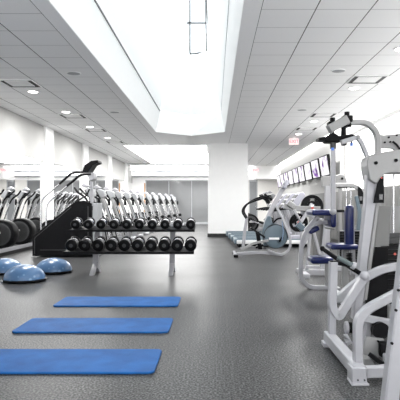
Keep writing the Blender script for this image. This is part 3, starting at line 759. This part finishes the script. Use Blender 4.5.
m.cyl(b_(343.5, 124, -.1), b_(343.5, 138, -.1), .030, n=16).cyl(b_(333, 127, -.2), b_(333, 142, -.2), .020, n=16)
m.cyl(b_(344, 122, -.1), b_(344, 128, -.1), .045, n=16).cyl(b_(349, 122, -.1), b_(349, 127, -.1), .03, n=16)
m.build('pivot', 'blk', B)
m = MB().prism(poly([(319, 137.5), (327, 136.5), (330, 133.5), (336, 133.5), (339, 136), (352, 134), (356, 135.5), (345, 138.5), (340, 142), (327, 142), (326, 140.5), (319, 140.5)], Yb - .24), (0, .2, 0)).build('cam_plate', 'blk', B, bevel=.006)
MB().rbox(b_(344, 143.5, -.16), (.06, .06, .05), .012).cyl(b_(351.5, 140, -.16), b_(351.5, 144, -.16), .012).build('stop_block', 'dsteel', B)
MB().cyl(b_(351.5, 143, -.16), b_(351.5, 146, -.16), .018, n=12).build('stop_pin', 'bluep', B)
MB().tube([b_(333, 147, -.2), b_(333, 212, -.2)], .052, .052).build('swing_arm', 'frame', B)
MB().cyl(b_(333, 140, -.2), b_(333, 149, -.2), .034, n=18).build('arm_collar', 'dsteel', B)
MB().box(b_(332.6, 149, -.235), (.03, .006, .03)).build('arm_sticker', 'bluep', B)
MB().tube([b_(331, 211, -.2), b_(344, 211, -.2)], .032, n=12).build('handle', 'blk', B)
MB().ball(b_(333, 211.5, -.2), .04).build('arm_end', 'frame', B)
pd = MB().rbox(b_(349, 227.5, .0), (.098, .13, .53), .04, 4).build('back_pad', 'blue', B)
MB().rbox(b_(342, 246.2, .05), (.33, .34, .06), .025, 4).build('seat', 'blue', B)
MB().tube([b_(350.5, 206, .15), b_(353, 275, .15)], .06, .07).build('back_post', 'frame', B)
m = MB()
for k in range(7): z = at(0, 262, Yb).z - .02 + k*.018; c = b_(349, 250, .03); m.lathe([(.030, z), (.043, z+.005), (.043, z+.009), (.030, z+.014)], (c.x, c.y, 0), n=18)
m.build('spring', 'blk', B)
MB().tube([b_(345, 250, .05), b_(345, 285, .05)], .07, .07).build('seat_post', 'frame2', B)
bx0, bx1 = at(337, 0, Yb).x, at(384, 0, Yb).x
MB().b2((bx0, Yb-.02, 0), (bx1, Yb+.10, .09)).b2((bx0, Yb-.35, 0), (bx0+.09, Yb+.40, .08)).b2((bx1-.09, Yb-.35, 0), (bx1, Yb+.40, .08)).build('base', 'frame', B, bevel=.008)

# ---- C: bench machine with curved frame and navy pads
Yc = 7.2
Cm = thing('preacher_curl_bench', 'silver curved-frame bench with navy arm pad and navy seat, left of the fly machine', 'bench', at(318, 290, Yc))
ORIG[Cm].z = 0; Cm.location.z = 0
def c_(a, c, d=0): return at(a, c, Yc + d)
MB().tube([c_(336, 287.5), c_(309, 287.5), c_(300.5, 278), c_(301, 246), c_(305, 232), c_(314.5, 222.3), c_(328, 222.3)], .056, .065, r=.13).build('main_tube', 'frame', Cm)
MB().tube([c_(305.5, 231), c_(318, 216.5)], .06, .07).build('pad_strut', 'frame', Cm)
MB().rbox(c_(320, 212.4), (.30, .50, .075), .03, 4).build('arm_pad', 'blue', Cm)
MB().rbox(c_(330, 219.5, -.02), (.07, .48, .20), .03, 4).build('chest_pad', 'blue', Cm)
MB().rbox(c_(312.5, 229.5, .12), (.15, .30, .07), .025, 4, rot=Matrix.Rotation(-.45, 3, 'Y')).build('side_pad', 'blue', Cm)
MB().box(c_(330, 228.5), (.06, .36, .02)).build('pad_bracket', 'frame2', Cm)
MB().rbox(c_(320, 259.4, -.12), (.29, .34, .088), .035, 4).build('seat', 'blue', Cm)
MB().tube([c_(327, 263), c_(327, 287)], .055, .06).tube([c_(330, 275, .02), c_(330, 292, .02)], .075, .08).build('seat_post', 'frame2', Cm)
MB().b2((c_(336, 0).x-.08, Yc-.28, 0), (c_(336, 0).x, Yc+.28, .06)).build('foot', 'frame', Cm, bevel=.006)

# ---- D: plate-loaded machine with two black plates
Yd = 8.6
D = thing('plate_loaded_machine', 'silver plate-loaded lever machine holding two black slotted plates, behind the navy-padded bench', 'weight machine', at(308, 274, Yd))
ORIG[D].z = 0; D.location.z = 0
def d_(a, c, d=0): return at(a, c, Yd + d)
MB().tube([d_(284, 206), d_(296, 208.5), d_(320, 209)], .085, .07, r=.1).build('lever_arm', 'frame2', D)
MB().rbox(d_(291, 205), (.13, .12, .10), .02, rot=Matrix.Rotation(.6, 3, 'Y')).build('pivot_block', 'frame2', D)
MB().tube([d_(294, 210, -.05), d_(301, 222, -.05), d_(312, 204, .02)], .05, .06).build('lever_strut', 'frame', D)
MB().cyl(d_(298.5, 222.5, -.10), d_(298.5, 222.5, .25), .018).cyl(d_(312, 206, -.14), d_(312, 206, .2), .018).build('plate_horn', 'chrome', D)
MB().cyl(d_(298.5, 222.5, -.10), d_(298.5, 222.5, -.115), .02).cyl(d_(312.5, 208, -.14), d_(312.5, 208, -.155), .02).build('horn_cap', 'redp', D)
MB().tube([d_(297, 224, -.12), d_(303, 229, -.12)], .10, .12).build('pad', 'teal', D)
for pts in ([(303, 272), (299.5, 252), (313, 226)], [(313, 230), (322, 262), (326, 274)], [(325, 228), (321, 274)], [(310, 234), (306.5, 272)]):
    MB().tube([d_(a, c, .05) for a, c in pts], .046, .06, r=.12).build('leg', 'frame', D)
MB().tube([d_(306, 267), d_(319, 267)], .05, .06).build('cross_bar', 'frame', D)
MB().tube([d_(300, 212, .05), d_(327, 222, .05)], .05, .05).build('cross_bar', 'frame', D)
MB().b2((d_(300, 0).x, Yd-.05, 0), (d_(330, 0).x, Yd+.12, .09)).b2((d_(300, 0).x, Yd-.4, 0), (d_(300, 0).x+.09, Yd+.4, .07)).b2((d_(330, 0).x-.09, Yd-.4, 0), (d_(330, 0).x, Yd+.4, .07)).build('base', 'frame', D, bevel=.006)
def plate(p, r, label):
    o = thing('weight_plate', label, 'weight plate', p, 'plates on the lever machine')
    m = MB()
    prof = [(.026, -.012), (r*.42, -.016), (r*.46, -.016), (r*.46, .016), (.026, .016)]
    m.lathe(prof + prof[:1], p, 'Y', n=36, caps=False)
    m.lathe([(r*.68, -.015), (r*.74, -.022), (r*.98, -.022), (r, -.015), (r, .015), (r*.98, .022), (r*.74, .022), (r*.68, .015), (r*.68, -.015)], p, 'Y', n=40, caps=False)
    for k in range(3):
        a = 2*PI*k/3 + .5; u = Vector((math.cos(a), 0, math.sin(a)))
        m.tube([p + u*r*.40, p + u*r*.72], .17*r/.2, .026)
    m.build('disc', 'rub', o)
    MB().lathe([(.024, -.02), (.036, -.02), (.036, .02), (.024, .02), (.024, -.02)], p, 'Y', n=20, caps=False).build('hub_ring', 'chrome', o)
plate(d_(312, 206, .15), .185, 'black slotted weight plate on the upper right of the lever machine')
plate(d_(298.5, 222.5, .2), .155, 'black slotted weight plate low on the left of the lever machine')

# ---- E: stack machine against the right wall
Yw = 9.4
W = thing('cable_stack_machine', 'light grey weight-stack machine with rounded top cowl behind the hanging arm', 'weight machine', at(345, 0, Yw))
ORIG[W].z = 0; W.location.z = 0
def w_(a, c, d=0): return at(a, c, Yw + d)
cw = MB().prism(poly([(322, 176), (333, 176), (341, 173.8), (345, 175.5), (347, 180), (347.5, 184), (345, 187), (322, 187)], Yw), (0, .10, 0)).build('cowl', 'frame2', W, bevel=.01)
bolts(MB(), [(342, 178.6)], Yw, .022).build('bolt', 'blk', cw)
MB().tube([w_(330, 185.2), w_(354, 185.2), w_(362, 192), w_(364, 206), w_(364, 268)], .07, .08, r=.12).build('arch_tube', 'frame2', W)
MB().prism(poly([(358, 185.5), (361.5, 188.5), (364, 194), (364, 204), (358, 204)], Yw - .06), (0, .01, 0)).build('instruction_plate', 'blk', W)
m = MB().box(w_(361, 198.5, -.062), (.05, .004, .07))
m.build('instruction_diagram', 'label', W)
MB().tube([w_(327.5, 186), w_(326, 268)], .10, .08).build('upright', 'frame', W)
MB().tube([w_(340, 188, .02), w_(340, 268, .02)], .055, .06).build('upright', 'frame2', W)
for a in (346.5, 351): MB().cyl(w_(a, 187, .05), w_(a, 262, .05), .014, n=12).build('guide_rod', 'chrome', W)
MB().tube([w_(337, 187.3, -.02), w_(354, 187.3, -.02)], .02, .04).build('cable_guide', 'blk', W)
m = MB()
for k in range(11):
    z = .12 + k*.05; c = w_(348.5, 0, .05); m.b2((c.x-.17, c.y-.09, z), (c.x+.17, c.y+.09, z+.047))
m.build('weight_stack', 'rub', W)
MB().b2((w_(340, 0).x, Yw-.03, .60), (w_(362, 0).x, Yw, .68)).build('cross_bar', 'frame', W)
MB().tube([w_(355, 227), w_(365, 227)], .07, .06).build('cross_bar', 'frame', W)
MB().b2((w_(323, 0).x, Yw-.25, 0), (w_(366, 0).x, Yw+.3, .08)).build('base', 'frame', W, bevel=.006)
MB().tube([w_(356, 196, -.1), w_(359.5, 212, -.1), w_(358, 230, -.1)], .06, .06).build('pull_arm', 'teal', W)
MB().prism(poly([(314, 212), (331, 212), (331, 259), (313, 259)], Yw + .12), (0, .04, 0)).build('shroud', 'gpanel', W)

# ================================================================== LIGHT, CAMERA
w = bpy.data.worlds.new('sky'); S.world = w; w.use_nodes = True
nt = w.node_tree; bg = nt.nodes['Background']
bg.inputs['Color'].default_value = (1.0, .985, .96, 1); bg.inputs['Strength'].default_value = 3.2
def area(name, loc, rot, sx, sy, power, col=(1, 1, 1)):
    l = bpy.data.lights.new(name, 'AREA'); l.shape = 'RECTANGLE'; l.size = sx; l.size_y = sy; l.energy = power; l.color = col
    o = bpy.data.objects.new(name, l); C.objects.link(o); o.location = loc; o.rotation_euler = rot
    return o
for x, y in LAMPS: area('downlight_beam', (x, y, ZC-.02), (0, 0, 0), .16, .16, 50, (1, .99, .97))
cam = bpy.data.cameras.new('camera'); co_ = bpy.data.objects.new('camera', cam); C.objects.link(co_)
co_.location = (0, 0, EYE); co_.rotation_euler = (PI/2, 0, 0)
cam.sensor_width = 36; cam.lens = FOC * 36 / 400
cam.shift_x = -(VX - 200) / 400; cam.shift_y = (VY - 200) / 400
cam.clip_start = .05; cam.clip_end = 200
S.camera = co_
S.view_settings.view_transform = 'Standard'; S.view_settings.look = 'None'
S.view_settings.gamma = 1; S.view_settings.use_curve_mapping = False
S.view_settings.exposure = 0.65
S.cycles.max_bounces = 14; S.cycles.diffuse_bounces = 8; S.cycles.glossy_bounces = 6; S.cycles.transparent_max_bounces = 12
